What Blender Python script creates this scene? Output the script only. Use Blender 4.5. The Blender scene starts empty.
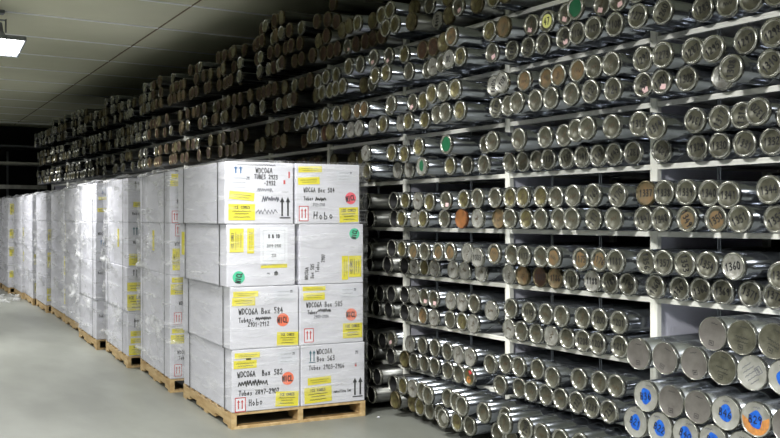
import bpy, math, random
from mathutils import Vector, Matrix
random.seed(7)
R = math.radians
SC = bpy.context.scene
COL = SC.collection
F = 930.0; ALPHA = math.atan(576/930.0); H = 1.6; HOR = 218.0
D = 4.2                       # front plane of the rack (x axis points into the rack, y runs along it)
CEIL = 4.1

# ------------------------------------------------------------------ camera
cd = bpy.data.cameras.new('camera'); cam = bpy.data.objects.new('camera', cd); COL.objects.link(cam)
cam.location = (0, 0, H); cam.rotation_euler = (R(90), 0, -ALPHA)
cd.sensor_width = 36; cd.lens = 36*F/780; cd.shift_y = (HOR-219)/780.0
cd.clip_start = .05; cd.clip_end = 100
SC.camera = cam
SC.view_settings.view_transform = 'Standard'; SC.view_settings.look = 'None'
SC.view_settings.gamma = 1; SC.view_settings.use_curve_mapping = False
SC.view_settings.exposure = 0.0
w = bpy.data.worlds.new('world'); SC.world = w; w.use_nodes = True
w.node_tree.nodes['Background'].inputs[0].default_value = (.5, .55, .6, 1)
w.node_tree.nodes['Background'].inputs[1].default_value = 0.0

def lin(c):
    return tuple(((v/255)/12.92 if v/255 <= .04045 else ((v/255+.055)/1.055)**2.4) for v in c)

def floor_point(px, py, z=0):
    Zc = (H-z)*F/(py-HOR); X = (px-390)/F*Zc
    return (X*math.cos(ALPHA)+Zc*math.sin(ALPHA), -X*math.sin(ALPHA)+Zc*math.cos(ALPHA))

# ------------------------------------------------------------------ materials
M = {}
def mat(name, col, rough=.6, metal=0.0, noise=None, col2=None, bump=0, bscale=40, stretch=(1, 1, 1), spec=None):
    m = bpy.data.materials.new(name); m.use_nodes = True
    nt = m.node_tree; b = nt.nodes['Principled BSDF']
    c = lin(col)+(1,)
    b.inputs['Base Color'].default_value = c
    b.inputs['Roughness'].default_value = rough; b.inputs['Metallic'].default_value = metal
    if spec is not None: b.inputs['Specular IOR Level'].default_value = spec
    if noise or bump:
        tc = nt.nodes.new('ShaderNodeTexCoord'); mp = nt.nodes.new('ShaderNodeMapping')
        mp.inputs['Scale'].default_value = stretch
        nt.links.new(tc.outputs['Object'], mp.inputs['Vector'])
        oi = nt.nodes.new('ShaderNodeObjectInfo')
        ad = nt.nodes.new('ShaderNodeVectorMath'); ad.operation = 'ADD'
        mu = nt.nodes.new('ShaderNodeMath'); mu.operation = 'MULTIPLY'; mu.inputs[1].default_value = 37.0
        nt.links.new(oi.outputs['Random'], mu.inputs[0])
        nt.links.new(mp.outputs[0], ad.inputs[0]); nt.links.new(mu.outputs[0], ad.inputs[1])
    if noise:
        n = nt.nodes.new('ShaderNodeTexNoise'); n.inputs['Scale'].default_value = noise; n.inputs['Detail'].default_value = 5
        nt.links.new(ad.outputs[0], n.inputs['Vector'])
        r = nt.nodes.new('ShaderNodeValToRGB')
        r.color_ramp.elements[0].position = .35; r.color_ramp.elements[1].position = .68
        r.color_ramp.elements[0].color = lin(col2)+(1,); r.color_ramp.elements[1].color = c
        nt.links.new(n.outputs['Fac'], r.inputs['Fac']); nt.links.new(r.outputs['Color'], b.inputs['Base Color'])
    if bump:
        n2 = nt.nodes.new('ShaderNodeTexNoise'); n2.inputs['Scale'].default_value = bscale; n2.inputs['Detail'].default_value = 3
        nt.links.new(ad.outputs[0], n2.inputs['Vector'])
        bp = nt.nodes.new('ShaderNodeBump'); bp.inputs['Strength'].default_value = bump; bp.inputs['Distance'].default_value = .01
        nt.links.new(n2.outputs['Fac'], bp.inputs['Height']); nt.links.new(bp.outputs[0], b.inputs['Normal'])
    M[name] = m
    return m
mat('aluminium', (124, 128, 134), .18, .95, noise=9, col2=(112, 116, 122), bump=.12, bscale=6, stretch=(.4, 3, 3))
mat('aluminium_dull', (120, 122, 120), .34, .9, noise=9, col2=(84, 84, 80), bump=.12, bscale=6, stretch=(.4, 3, 3))
mat('aluminium_big', (190, 194, 200), .26, .95, noise=6, col2=(150, 154, 160), bump=.15, bscale=5, stretch=(.4, 3, 3))
mat('rim', (180, 180, 174), .26, .85, noise=40, col2=(134, 134, 124), bump=.1, bscale=30)
mat('rim_rust', (150, 92, 50), .55, .3, noise=30, col2=(90, 60, 40))
mat('rim_dark', (120, 112, 88), .4, .7, noise=40, col2=(64, 56, 36))
mat('disc_green', (92, 91, 77), .45, .3, noise=22, col2=(68, 67, 55), bump=.15, bscale=90)
mat('disc_yellow', (116, 110, 72), .42, .3, noise=25, col2=(76, 70, 44))
mat('disc_rust', (118, 92, 60), .7, .1, noise=25, col2=(90, 82, 58))
mat('disc_darkrust', (74, 46, 26), .75, .1, noise=30, col2=(48, 32, 18))
mat('disc_white', (168, 168, 162), .35, .4, noise=30, col2=(130, 128, 120), bump=.4, bscale=60)
mat('disc_plain', (108, 105, 100), .5, .25, noise=14, col2=(92, 88, 84), bump=.1, bscale=80)
mat('disc_pale', (158, 158, 152), .45, .2, noise=20, col2=(134, 134, 126))
mat('disc_orange', (156, 100, 50), .7, .1, noise=20, col2=(120, 76, 36))
mat('hollow', (20, 20, 20), .6, .5)
mat('green_paint', (10, 88, 54), .5)
mat('blue_paint', (22, 98, 196), .45, noise=60, col2=(14, 70, 160))
mat('bright_yellow', (226, 226, 140), .5)
mat('pink_paper', (226, 190, 190), .7)
mat('rust_patch', (196, 130, 60), .8, 0, noise=60, col2=(150, 104, 60))
mat('ink', (26, 26, 30), .6)
mat('ink_soft', (86, 88, 100), .7)
mat('ink_brown', (74, 62, 44), .7)
mat('yellow_label', (236, 226, 58), .6, noise=6, col2=(226, 214, 50))
mat('paper', (232, 234, 240), .65)
mat('paper_soft', (214, 216, 224), .65)
mat('red_ink', (196, 60, 60), .6)
mat('blue_ink', (58, 110, 160), .6)
mat('teal_ink', (40, 96, 110), .6)
mat('orange_sticker', (250, 122, 84), .55)
mat('pink_sticker', (246, 100, 116), .55)
mat('green_sticker', (72, 204, 158), .55)
mat('box_white', (222, 222, 230), .62, noise=5, col2=(212, 212, 220), bump=.25, bscale=7, stretch=(1, 1, 2.5))
mat('strap_black', (40, 42, 46), .5)
mat('wood', (214, 188, 140), .7, noise=6, col2=(184, 152, 104), bump=.2, bscale=14, stretch=(4, .6, 4))
mat('rack_paint', (238, 238, 228), .5, noise=5, col2=(228, 228, 220))
mat('rack_shelf', (206, 206, 202), .55, noise=5, col2=(170, 170, 166))
mat('rack_panel', (214, 214, 226), .55)
mat('wire', (120, 126, 132), .4, .8)
mat('ceiling_paint', (226, 226, 200), .8, noise=.8, col2=(216, 216, 190))
mat('ceiling_strip', (250, 252, 250), .7)
mat('joint', (128, 116, 92), .9)
mat('wall_paint', (74, 76, 76), .9, noise=2, col2=(66, 68, 68))
mat('wall_dark', (36, 38, 40), .9)
mat('lamp_grey', (130, 134, 140), .4, .6)
mat('floor_concrete', (130, 132, 125), .42, noise=1.6, col2=(113, 115, 108), bump=.05, bscale=8, stretch=(1.6, .6, 1))
def emis(name, col, s):
    m = bpy.data.materials.new(name); m.use_nodes = True; b = m.node_tree.nodes['Principled BSDF']
    b.inputs['Emission Color'].default_value = col+(1,); b.inputs['Emission Strength'].default_value = s
    M[name] = m
emis('lamp_lens', (1, 1, .98), 12)
# stretch film: thin clear plastic with wrinkles that catch light
def film(name, base, streak, sc):
    m = bpy.data.materials.new(name); m.use_nodes = True; nt = m.node_tree; nt.nodes.clear()
    out = nt.nodes.new('ShaderNodeOutputMaterial'); mix = nt.nodes.new('ShaderNodeMixShader')
    tr = nt.nodes.new('ShaderNodeBsdfTransparent'); pb = nt.nodes.new('ShaderNodeBsdfPrincipled')
    pb.inputs['Base Color'].default_value = (.86, .87, .88, 1); pb.inputs['Roughness'].default_value = .12
    tc = nt.nodes.new('ShaderNodeTexCoord'); mp = nt.nodes.new('ShaderNodeMapping')
    mp.inputs['Rotation'].default_value = (R(32), R(24), 0); mp.inputs['Scale'].default_value = (1.1, 1.2, 9)
    nt.links.new(tc.outputs['Object'], mp.inputs[0])
    n = nt.nodes.new('ShaderNodeTexNoise'); n.inputs['Scale'].default_value = sc; n.inputs['Detail'].default_value = 4; n.inputs['Distortion'].default_value = .8
    nt.links.new(mp.outputs[0], n.inputs['Vector'])
    r = nt.nodes.new('ShaderNodeValToRGB')
    r.color_ramp.elements[0].position = .5; r.color_ramp.elements[0].color = (base,)*3+(1,)
    r.color_ramp.elements[1].position = .74; r.color_ramp.elements[1].color = (streak,)*3+(1,)
    nt.links.new(n.outputs['Fac'], r.inputs['Fac']); nt.links.new(r.outputs['Color'], mix.inputs[0])
    bp = nt.nodes.new('ShaderNodeBump'); bp.inputs['Strength'].default_value = .8; bp.inputs['Distance'].default_value = .03
    nt.links.new(n.outputs['Fac'], bp.inputs['Height']); nt.links.new(bp.outputs[0], pb.inputs['Normal'])
    nt.links.new(tr.outputs[0], mix.inputs[1]); nt.links.new(pb.outputs[0], mix.inputs[2])
    nt.links.new(mix.outputs[0], out.inputs[0])
    M[name] = m
film('film_light', .05, .38, 2.0)
film('film_heavy', .1, .8, 1.1)

# ------------------------------------------------------------------ mesh helpers
class MB:
    def __init__(s): s.v = []; s.f = []; s.m = []; s.sm = []
    def add(s, vs, fs, mi=0, smooth=False):
        o = len(s.v); s.v += [tuple(v) for v in vs]
        for f in fs: s.f.append([i+o for i in f]); s.m.append(mi); s.sm.append(smooth)
    def box(s, c, d, mi=0, rot=None, off=None):
        x, y, z = d[0]/2, d[1]/2, d[2]/2
        vs = [Vector((i*x, j*y, k*z)) for i in (-1, 1) for j in (-1, 1) for k in (-1, 1)]
        if rot is not None: vs = [rot @ v for v in vs]
        vs = [v+Vector(c) for v in vs]
        s.add(vs, [(0, 1, 3, 2), (4, 6, 7, 5), (0, 4, 5, 1), (2, 3, 7, 6), (0, 2, 6, 4), (1, 5, 7, 3)], mi)
    def lathe(s, prof, n, mats, c=(0, 0, 0), smooth=True):
        # profile of (x, r) around the x axis; mats per segment
        cx, cy, cz = c
        for k in range(len(prof)-1):
            (x0, r0), (x1, r1) = prof[k], prof[k+1]
            vs = []
            for (x, r) in ((x0, r0), (x1, r1)):
                for i in range(n):
                    a = 2*math.pi*i/n; vs.append((cx+x, cy+r*math.cos(a), cz+r*math.sin(a)))
            if r0 < 1e-6:
                s.add(vs[n:]+[(cx+x0, cy, cz)], [(n, (i+1) % n, i) for i in range(n)], mats[k], smooth)
            elif r1 < 1e-6:
                s.add(vs[:n]+[(cx+x1, cy, cz)], [(i, (i+1) % n, n) for i in range(n)], mats[k], smooth)
            else:
                s.add(vs, [(i, (i+1) % n, n+(i+1) % n, n+i) for i in range(n)], mats[k], smooth)
    def build(s, name, mats, parent=None, loc=None, rot=None, link=True, merge=False):
        me = bpy.data.meshes.new(name); me.from_pydata(s.v, [], s.f)
        for m in mats: me.materials.append(M[m])
        for p, mi, sm in zip(me.polygons, s.m, s.sm): p.material_index = mi; p.use_smooth = sm
        me.update()
        if merge:
            import bmesh
            b = bmesh.new(); b.from_mesh(me); bmesh.ops.remove_doubles(b, verts=b.verts, dist=1e-5)
            bmesh.ops.recalc_face_normals(b, faces=b.faces); b.to_mesh(me); b.free()
        o = bpy.data.objects.new(name, me)
        if parent: o.parent = parent
        if loc: o.location = loc
        if rot: o.rotation_euler = rot
        if link: COL.objects.link(o)
        return o
def tag(o, label=None, cat=None, group=None, kind=None):
    if label: o['label'] = label
    if cat: o['category'] = cat
    if group: o['group'] = group
    if kind: o['kind'] = kind
    return o
def empty(name, loc, rz=0):
    o = bpy.data.objects.new(name, None); COL.objects.link(o); o.location = loc; o.rotation_euler = (0, 0, rz)
    o.empty_display_size = .1
    return o
def cap_mesh_from(me, parent, name, loc=None):
    o = bpy.data.objects.new(name, me); COL.objects.link(o); o.parent = parent
    if loc: o.location = loc
    return o

# ------------------------------------------------------------------ handwriting: strokes in a 0..0.6 x 0..1 cell
G = {
'0': [[(.3, 1), (.08, .8), (.05, .4), (.2, .02), (.42, .05), (.55, .4), (.5, .8), (.3, 1)]],
'1': [[(.12, .75), (.32, 1), (.3, 0)]],
'2': [[(.08, .78), (.25, 1), (.48, .88), (.45, .6), (.08, .05), (.55, .02)]],
'3': [[(.1, .92), (.4, 1), (.48, .75), (.2, .54), (.5, .4), (.42, .05), (.08, .05)]],
'4': [[(.35, 1), (.05, .4), (.56, .4)], [(.42, .7), (.4, 0)]],
'5': [[(.52, 1), (.15, .97), (.12, .58), (.42, .6), (.5, .25), (.3, 0), (.06, .06)]],
'6': [[(.45, 1), (.15, .6), (.08, .2), (.3, 0), (.5, .2), (.4, .45), (.1, .35)]],
'7': [[(.06, .97), (.54, .97), (.22, 0)]],
'8': [[(.3, .55), (.1, .8), (.3, 1), (.48, .8), (.1, .25), (.3, 0), (.52, .22), (.3, .55)]],
'9': [[(.5, .8), (.3, 1), (.1, .75), (.25, .52), (.48, .68), (.5, .8), (.36, 0)]],
'-': [[(.1, .48), (.5, .5)]], ':': [[(.2, .65), (.24, .7)], [(.2, .2), (.24, .25)]],
'&': [[(.55, 0), (.12, .75), (.25, 1), (.42, .8), (.08, .3), (.2, .02), (.55, .4)]],
'A': [[(0, 0), (.28, 1), (.56, 0)], [(.12, .38), (.46, .38)]],
'B': [[(.08, 0), (.1, 1), (.42, .9), (.4, .6), (.1, .52), (.5, .4), (.46, .06), (.08, 0)]],
'C': [[(.52, .85), (.3, 1), (.08, .7), (.08, .3), (.3, 0), (.54, .15)]],
'D': [[(.08, 0), (.1, 1), (.4, .88), (.54, .5), (.4, .1), (.08, 0)]],
'E': [[(.52, 1), (.1, 1), (.08, 0), (.54, 0)], [(.1, .52), (.44, .52)]],
'F': [[(.52, 1), (.1, 1), (.08, 0)], [(.1, .52), (.42, .52)]],
'G': [[(.52, .85), (.3, 1), (.08, .6), (.1, .15), (.35, 0), (.54, .2), (.52, .45), (.34, .45)]],
'H': [[(.08, 1), (.08, 0)], [(.5, 1), (.5, 0)], [(.08, .5), (.5, .54)]],
'I': [[(.28, 1), (.28, 0)]],
'K': [[(.08, 1), (.08, 0)], [(.52, 1), (.1, .45), (.54, 0)]],
'L': [[(.1, 1), (.08, 0), (.52, 0)]],
'M': [[(.04, 0), (.1, 1), (.3, .4), (.5, 1), (.56, 0)]],
'N': [[(.06, 0), (.08, 1), (.5, 0), (.52, 1)]],
'O': [[(.3, 1), (.06, .7), (.08, .25), (.3, 0), (.54, .3), (.5, .75), (.3, 1)]],
'P': [[(.08, 0), (.1, 1), (.48, .88), (.44, .52), (.1, .48)]],
'R': [[(.08, 0), (.1, 1), (.48, .88), (.44, .55), (.1, .5), (.54, 0)]],
'S': [[(.5, .88), (.26, 1), (.08, .78), (.48, .3), (.3, 0), (.06, .12)]],
'T': [[(.02, .98), (.56, 1)], [(.3, 1), (.28, 0)]],
'U': [[(.06, 1), (.08, .2), (.28, 0), (.48, .2), (.52, 1)]],
'V': [[(.02, 1), (.28, 0), (.56, 1)]],
'W': [[(.0, 1), (.14, 0), (.28, .7), (.44, 0), (.58, 1)]],
'Z': [[(.06, 1), (.52, 1), (.06, 0), (.54, 0)]],
'a': [[(.45, .5), (.2, .58), (.08, .25), (.25, 0), (.45, .3), (.45, .55), (.5, 0)]],
'b': [[(.1, 1), (.1, 0), (.4, .05), (.46, .4), (.1, .5)]],
'c': [[(.46, .5), (.2, .58), (.08, .25), (.25, 0), (.48, .1)]],
'e': [[(.08, .32), (.46, .34), (.3, .6), (.08, .35), (.2, .02), (.5, .1)]],
'i': [[(.28, .58), (.28, 0)], [(.27, .8), (.3, .85)]],
'n': [[(.1, .58), (.1, 0)], [(.1, .4), (.35, .58), (.46, 0)]],
'o': [[(.28, .58), (.08, .3), (.28, 0), (.48, .3), (.28, .58)]],
's': [[(.44, .52), (.14, .5), (.42, .2), (.1, .02)]],
't': [[(.28, .95), (.28, .05), (.45, .05)], [(.08, .62), (.48, .62)]],
'u': [[(.08, .58), (.12, .08), (.4, .05), (.46, .58)]],
'v': [[(.06, .58), (.26, 0), (.48, .58)]],
'x': [[(.06, .6), (.48, 0)], [(.48, .6), (.06, 0)]],
' ': [],
}
def strokes(lines, t):
    """2-D quads for a list of poly-lines of width t"""
    out = []
    for pl in lines:
        for (x0, y0), (x1, y1) in zip(pl, pl[1:]):
            dx, dy = x1-x0, y1-y0; L = math.hypot(dx, dy) or 1e-6
            ux, uy = dx/L*t/2, dy/L*t/2; nx, ny = -uy, ux
            a, b = (x0-ux*.6, y0-uy*.6), (x1+ux*.6, y1+uy*.6)
            out.append([(a[0]-nx, a[1]-ny), (b[0]-nx, b[1]-ny), (b[0]+nx, b[1]+ny), (a[0]+nx, a[1]+ny)])
    return out
def text2d(txt, h, t, cx, cy, rot=0, jit=.03, wx=1.0, center=True):
    adv = .74*h*wx; W = adv*len(txt); q = []
    x = -W/2 if center else 0
    for ch in txt:
        jy = random.uniform(-jit, jit)*h
        ls = [[(x+px*h*wx+random.uniform(-jit, jit)*h*.5, (py-.5)*h+jy) for px, py in s] for s in G.get(ch, [])]
        q += strokes(ls, t); x += adv
    c, s_ = math.cos(rot), math.sin(rot)
    return [[(cx+a*c-b*s_, cy+a*s_+b*c) for a, b in poly] for poly in q]
def scribble2d(w_, h_, t, cx, cy, n=9, rot=0):
    pts = [(cx-w_/2+w_*i/n+random.uniform(-.3, .3)*w_/n, cy+(h_/2 if i % 2 else -h_/2)*random.uniform(.4, 1)) for i in range(n+1)]
    return strokes([pts], t)
def circle2d(r, cx, cy, n=28, sy=1.0):
    return [[(cx+r*math.cos(2*math.pi*i/n), cy+r*sy*math.sin(2*math.pi*i/n)) for i in range(n)]]
def blob2d(r, cx, cy, n=36, sy=1.2):
    p1, p2, a1, a2 = random.uniform(0, 6), random.uniform(0, 6), random.uniform(.03, .07), random.uniform(.02, .05)
    rr = [r*(1+a1*math.sin(2*math.pi*i/n*3+p1)+a2*math.sin(2*math.pi*i/n*5+p2)) for i in range(n)]
    return [[(cx+rr[i]*math.cos(2*math.pi*i/n), cy+sy*rr[i]*math.sin(2*math.pi*i/n)) for i in range(n)]]
def rect2d(w_, h_, cx, cy, rot=0):
    c, s_ = math.cos(rot), math.sin(rot)
    return [[(cx+a*c-b*s_, cy+a*s_+b*c) for a, b in ((-w_/2, -h_/2), (w_/2, -h_/2), (w_/2, h_/2), (-w_/2, h_/2))]]
def frame2d(w_, h_, t, cx, cy):
    return strokes([[(cx-w_/2, cy-h_/2), (cx+w_/2, cy-h_/2), (cx+w_/2, cy+h_/2), (cx-w_/2, cy+h_/2), (cx-w_/2, cy-h_/2)]], t)
def arrows2d(w_, h_, cx, cy, bar=True):
    q = []
    for s in (-1, 1):
        x = cx+s*w_*.27
        q += rect2d(w_*.17, h_*.72, x, cy-h_*.06)
        q.append([(x-w_*.22, cy+h_*.24), (x+w_*.22, cy+h_*.24), (x, cy+h_*.5)])
    if bar: q += rect2d(w_, h_*.06, cx, cy-h_*.5)
    return q

# ------------------------------------------------------------------ core tubes
RT = .0725
def tube_profiles(r, L):
    """body mesh, then cap meshes of every look"""
    mb = MB()
    mb.lathe([(.024, r*.965), (L, r*.965), (L, 0)], 28, [0, 0])
    return mb
def body_mesh(r, L, m, open_=False):
    mb = MB()
    if open_: mb.lathe([(.3, 0), (.3, r*.87), (.012, r*.87), (.012, r*.965), (L, r*.965), (L, 0)], 28, [1, 1, 0, 0, 0])
    else: mb.lathe([(.014, 0), (.014, r*.965), (L, r*.965), (L, 0)], 28, [0, 0, 0])
    o = mb.build('core_tube', [m, 'hollow'], link=False, merge=True)
    me = o.data; bpy.data.objects.remove(o); 
    for p in me.polygons: p.use_smooth = len(p.vertices) == 4
    return me
def cap_mesh(r, disc, rim, wide=.77, depth=.009, open_=False):
    mb = MB(); ri = r*wide
    prof = [(depth, ri), (.002, ri*1.03), (0, r*(wide+1)/2), (.003, r*.985), (.008, r), (.024, r), (.026, r*.96)]
    ms = [0]*6
    if not open_: prof = [(depth, 0)]+prof; ms = [1]+ms
    mb.lathe(prof, 28, ms)
    o = mb.build('end_cap', [rim, disc], link=False)
    import bmesh
    b = bmesh.new(); b.from_mesh(o.data); bmesh.ops.remove_doubles(b, verts=b.verts, dist=1e-5); b.to_mesh(o.data); b.free()
    me = o.data; bpy.data.objects.remove(o)
    return me
RB = .088
BODY = {'n': body_mesh(RT, 1.02, 'aluminium'), 'd': body_mesh(RT, 1.02, 'aluminium_dull'),
        'o': body_mesh(RT, 1.02, 'aluminium_dull', True), 'B': body_mesh(RB, 1.0, 'aluminium_big')}
CAP = {'n': cap_mesh(RT, 'disc_green', 'rim'), 'y': cap_mesh(RT, 'disc_yellow', 'rim'), 'w': cap_mesh(RT, 'disc_white', 'rim', .84, .004),
       'r': cap_mesh(RT, 'disc_rust', 'rim_dark', .84), 'R': cap_mesh(RT, 'disc_orange', 'rim_rust', .88, .004),
       'q': cap_mesh(RT, 'disc_rust', 'rim', .8), 'D': cap_mesh(RT, 'disc_darkrust', 'rim_dark', .86),
       'x': cap_mesh(RT, 'disc_yellow', 'rim_dark', .82),
       'o': cap_mesh(RT, 'hollow', 'rim', .86, .012, True), 'p': cap_mesh(RB, 'disc_plain', 'rim', .94, .004),
       'l': cap_mesh(RB, 'disc_pale', 'rim', .94, .004), 'g': cap_mesh(RT, 'green_paint', 'rim', .8),
       'B': cap_mesh(RB, 'disc_pale', 'rim', .94, .004), 'N': cap_mesh(RB, 'disc_green', 'rim', .94, .004)}
SH = [3.035, 2.65, 2.267, 1.90, 1.506, 1.118, .735, .35, .045]     # shelf heights, beam centre
POSTS = [3.83+1.355*k for k in range(-2, 13)]
K = 780/140.0
def crop(ox, oy, pts):
    return [((ox+p[0]/K, oy+p[1]/K)+tuple(p[2:])) for p in pts]
rows = {}
def row(sh, lv, *groups):
    L = rows.setdefault((sh, lv), [])
    for (ox, oy, pts) in groups: L += crop(ox, oy, pts)
S = {'L': 360, 'M': 500, 'R': 640}
# entries: (crop x, crop y, look, written mark, mark turn in degrees)
row(0, 0, (240, 0, [(470, 285, 'D'), (515, 280, 'D'), (560, 265, 'D'), (600, 250, 'D'), (650, 240, 'k'), (715, 220, 'D'), (765, 205, 'D')]),
    (360, 0, [(55, 220, 'D'), (95, 205, 'D'), (137, 155, 'y'), (190, 133, 'y'), (285, 118, 'x'), (420, 115, 'w', '8411', 80), (490, 85, 'x'), (555, 30, 'k'), (640, 20, 'x'), (720, -10, 'y'), (800, -40, 'x')]))
row(0, 1, (240, 0, [(435, 225, 'x'), (477, 205, 'D'), (565, 175, 'x'), (605, 150, 'x'), (648, 135, 'y'), (735, 120, 'x')]),
    (360, 0, [(112, 75, 'y'), (160, 55, 'y'), (312, 35, 'x'), (365, 30, 'n'), (485, -10, 'x'), (695, -60, 'D')]))
row(0, 2, (240, 0, [(483, 120, 'D'), (533, 105, 'D')]))
row(1, 0, (240, 72, [(422, 130, 'x'), (460, 112, 'y'), (492, 105, 'y'), (527, 92, 'y'), (578, 75, 'y'), (703, 68, 'n')]),
    (360, 0, [(33, 470, 'x'), (78, 410, 'y'), (138, 395, 'y'), (275, 395, 'n'), (362, 390, 'n'), (402, 370, 'w'), (450, 350, 'n'), (490, 330, 'w', '80'), (553, 312, 'y', '80'), (738, 290, 'k')]),
    (500, 0, [(60, 278, 'n', '1185', 75), (144, 262, 'n', '1201', 75), (232, 242, 'n', '1202', 40), (350, 208, 'k', '1105', 60), (424, 182, 'n', '1106'), (512, 156, 'n', '1107'), (632, 135, 'n', '1108'), (760, 88, 'n', '1277', -20)]),
    (640, 0, [(120, 64, 'n', '1260', 60), (348, 45, 'n', '1283', 20), (486, 20, 'n'), (610, 10, 'n'), (742, -15, 'n')]))
row(1, 1, (240, 72, [(438, 38, 'y'), (478, 28, 'y'), (520, 22, 'y')]), (240, 0, [(608, 372, 'y'), (655, 365, 'n')]),
    (360, 0, [(85, 325, 'k'), (157, 318, 'k'), (222, 312, 'y'), (352, 280, 'D'), (395, 268, 'D'), (460, 235, 'x'), (503, 200, 'q'), (718, 170, 'y')]),
    (500, 0, [(14, 150, 'r'), (165, 140, 'k'), (255, 118, 'Y', '47'), (362, 85, 'k'), (440, 45, 'G'), (545, 40, 'k'), (640, 10, 'k'), (748, -40, 'n')]))
row(2, 0, (240, 72, [(395, 355, 'y'), (430, 345, 'y'), (482, 340, 'D'), (520, 330, 'x'), (612, 318, 'y'), (665, 312, 'w')]),
    (360, 72, [(5, 310, 'w'), (77, 305, 'w'), (122, 290, 'y'), (232, 282, 'w'), (268, 272, 'y'), (342, 268, 'y'), (425, 235, 'n'), (487, 220, 'n'), (567, 210, 'y'), (752, 198, 'n', '1180', 70)]),
    (500, 72, [(42, 185, 'n'), (97, 168, 'n'), (180, 160, 'n'), (275, 145, 'n'), (392, 122, 'n'), (498, 108, 'n', '1122', 50), (620, 95, 'n', '124')]),
    (640, 72, [(15, 70, 'k', '1300', 70), (118, 50, 'k', '1301', 30), (222, 40, 'n', '1305'), (420, 40, 'w')]),
    (640, 0, [(500, 380, 'n', '1308', 80), (718, 352, 'n', '1310', 40)]))
row(2, 1, (240, 72, [(385, 262, 'y'), (440, 255, 'y'), (520, 245, 'x'), (618, 220, 'y'), (665, 215, 'y'), (725, 210, 'q')]),
    (360, 72, [(5, 215, 'x'), (50, 208, 'q'), (143, 200, 'n'), (178, 180, 'n'), (278, 178, 'k'), (345, 165, 'y'), (405, 118, 'y'), (473, 110, 'n'), (530, 90, 'y'), (742, 85, 'w', '1105', 80)]),
    (500, 72, [(20, 65, 'w', '1108', 45), (140, 55, 'q'), (228, 50, 'q'), (315, 28, 'q'), (468, -5, 'q'), (555, -23, 'n'), (655, -43, 'n')]),
    (640, 0, [(15, 322, 'n', '1291', 20), (112, 302, 'n', '1273'), (285, 282, 'n', '1287', 30), (405, 255, 'n', '1295', 30), (575, 240, 'n', '1297', 20), (735, 185, 'n', '1298', 25)]))
row(3, 0, (360, 144, [(35, 150, 'y'), (212, 145, 'w'), (262, 142, 'w'), (357, 122, 'H'), (440, 130, 'w'), (493, 122, 'y'), (560, 120, 'n'), (660, 115, 'n')]),
    (500, 144, [(18, 105, 'n'), (92, 100, 'n'), (175, 98, 'n'), (235, 85, 'n', '1139'), (333, 80, 'n', '1137', 20), (475, 72, 'n', '1141'), (550, 65, 'n', '1142', 40), (622, 55, 'n', '1145', 40)]),
    (640, 144, [(12, 48, 'n', '1327', 180), (110, 42, 'n', '1328', 150), (312, 30, 'n', '1329', 8), (437, 20, 'n', '1330'), (577, 20, 'n', '1331', -25), (728, 5, 'n', '1332')]))
row(3, 1, (360, 144, [(40, 60, 'w'), (170, 50, 'y'), (240, 42, 'y'), (320, 25, 'y'), (408, 40, 'n'), (475, 10, 'G'), (555, 18, 'n'), (650, 15, 'n'), (742, -15, 'n')]),
    (500, 72, [(52, 375, 'n'), (137, 380, 'n'), (252, 362, 'n'), (342, 355, 'n'), (438, 335, 'n'), (517, 320, 'n'), (625, 315, 'n')]),
    (640, 72, [(30, 295, 'n', '1313'), (115, 282, 'n', '1314', 30), (235, 288, 'n', '1316', 160), (382, 275, 'n', '1317', 60), (512, 260, 'n', '1319', 80), (682, 230, 'n', '1320', 135), (790, 225, 'n')]))
row(4, 0, (360, 216, [(55, 5, 'o'), (175, 10, 'o'), (242, 8, 'y'), (285, 10, 'w'), (345, 10, 'y'), (465, 5, 'n'), (560, 5, 'R'), (668, 8, 'w'), (742, 5, 'r')]),
    (500, 144, [(15, 408, 'n'), (120, 410, 'y'), (198, 415, 'n'), (330, 410, 'n'), (400, 415, 'n'), (497, 410, 'n', '111', 60), (627, 410, 'n')]),
    (640, 144, [(15, 400, 'n', '1347', 20), (105, 400, 'n', '1348', 10), (255, 405, 'Q', '1349', -60), (418, 410, 'Q', '1350', 30), (548, 405, 'n', '1351', 25), (752, 405, 'n', '1353', 30)]))
row(4, 1, (360, 144, [(28, 305, 'o'), (160, 310, 'o'), (247, 312, 'y'), (318, 318, 'w'), (382, 318, 'y'), (473, 305, 'k'), (572, 295, 'y'), (648, 297, 'n'), (732, 292, 'n')]),
    (500, 144, [(32, 292, 'y'), (105, 295, 'y'), (180, 295, 'y'), (268, 310, 'n'), (400, 285, 'n'), (510, 282, 'n', '1165', 40), (648, 275, 'n', '1170', 50)]),
    (640, 144, [(5, 272, 'r', '1337'), (105, 270, 'n', '1338'), (212, 280, 'n', '1339'), (347, 285, 'n', '1340'), (478, 282, 'n', '1341'), (712, 260, 'n', '1344', 8)]))
row(5, 0, (360, 216, [(45, 260, 'o'), (148, 265, 'o'), (213, 270, 'o'), (270, 275, 'w'), (333, 280, 'y'), (390, 287, 'w'), (517, 295, 'w'), (577, 298, 'w'), (670, 305, 'w')]),
    (500, 216, [(15, 310, 'w'), (105, 330, 'r'), (225, 340, 'D', '1185'), (305, 345, 'r', '1186'), (378, 348, 'n', '1187'), (510, 355, 'w', '1188'), (612, 362, 'n', '1189', 30), (700, 370, 'n', '1190', -30)]),
    (640, 216, [(25, 390, 'n', '1360', 60), (135, 390, 'n', '1367', 50), (297, 405, 'n', '1368', 20), (428, 415, 'n', '1369'), (608, 425, 'n', '1371', -20), (745, 430, 'n', '1372', -10)]))
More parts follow.
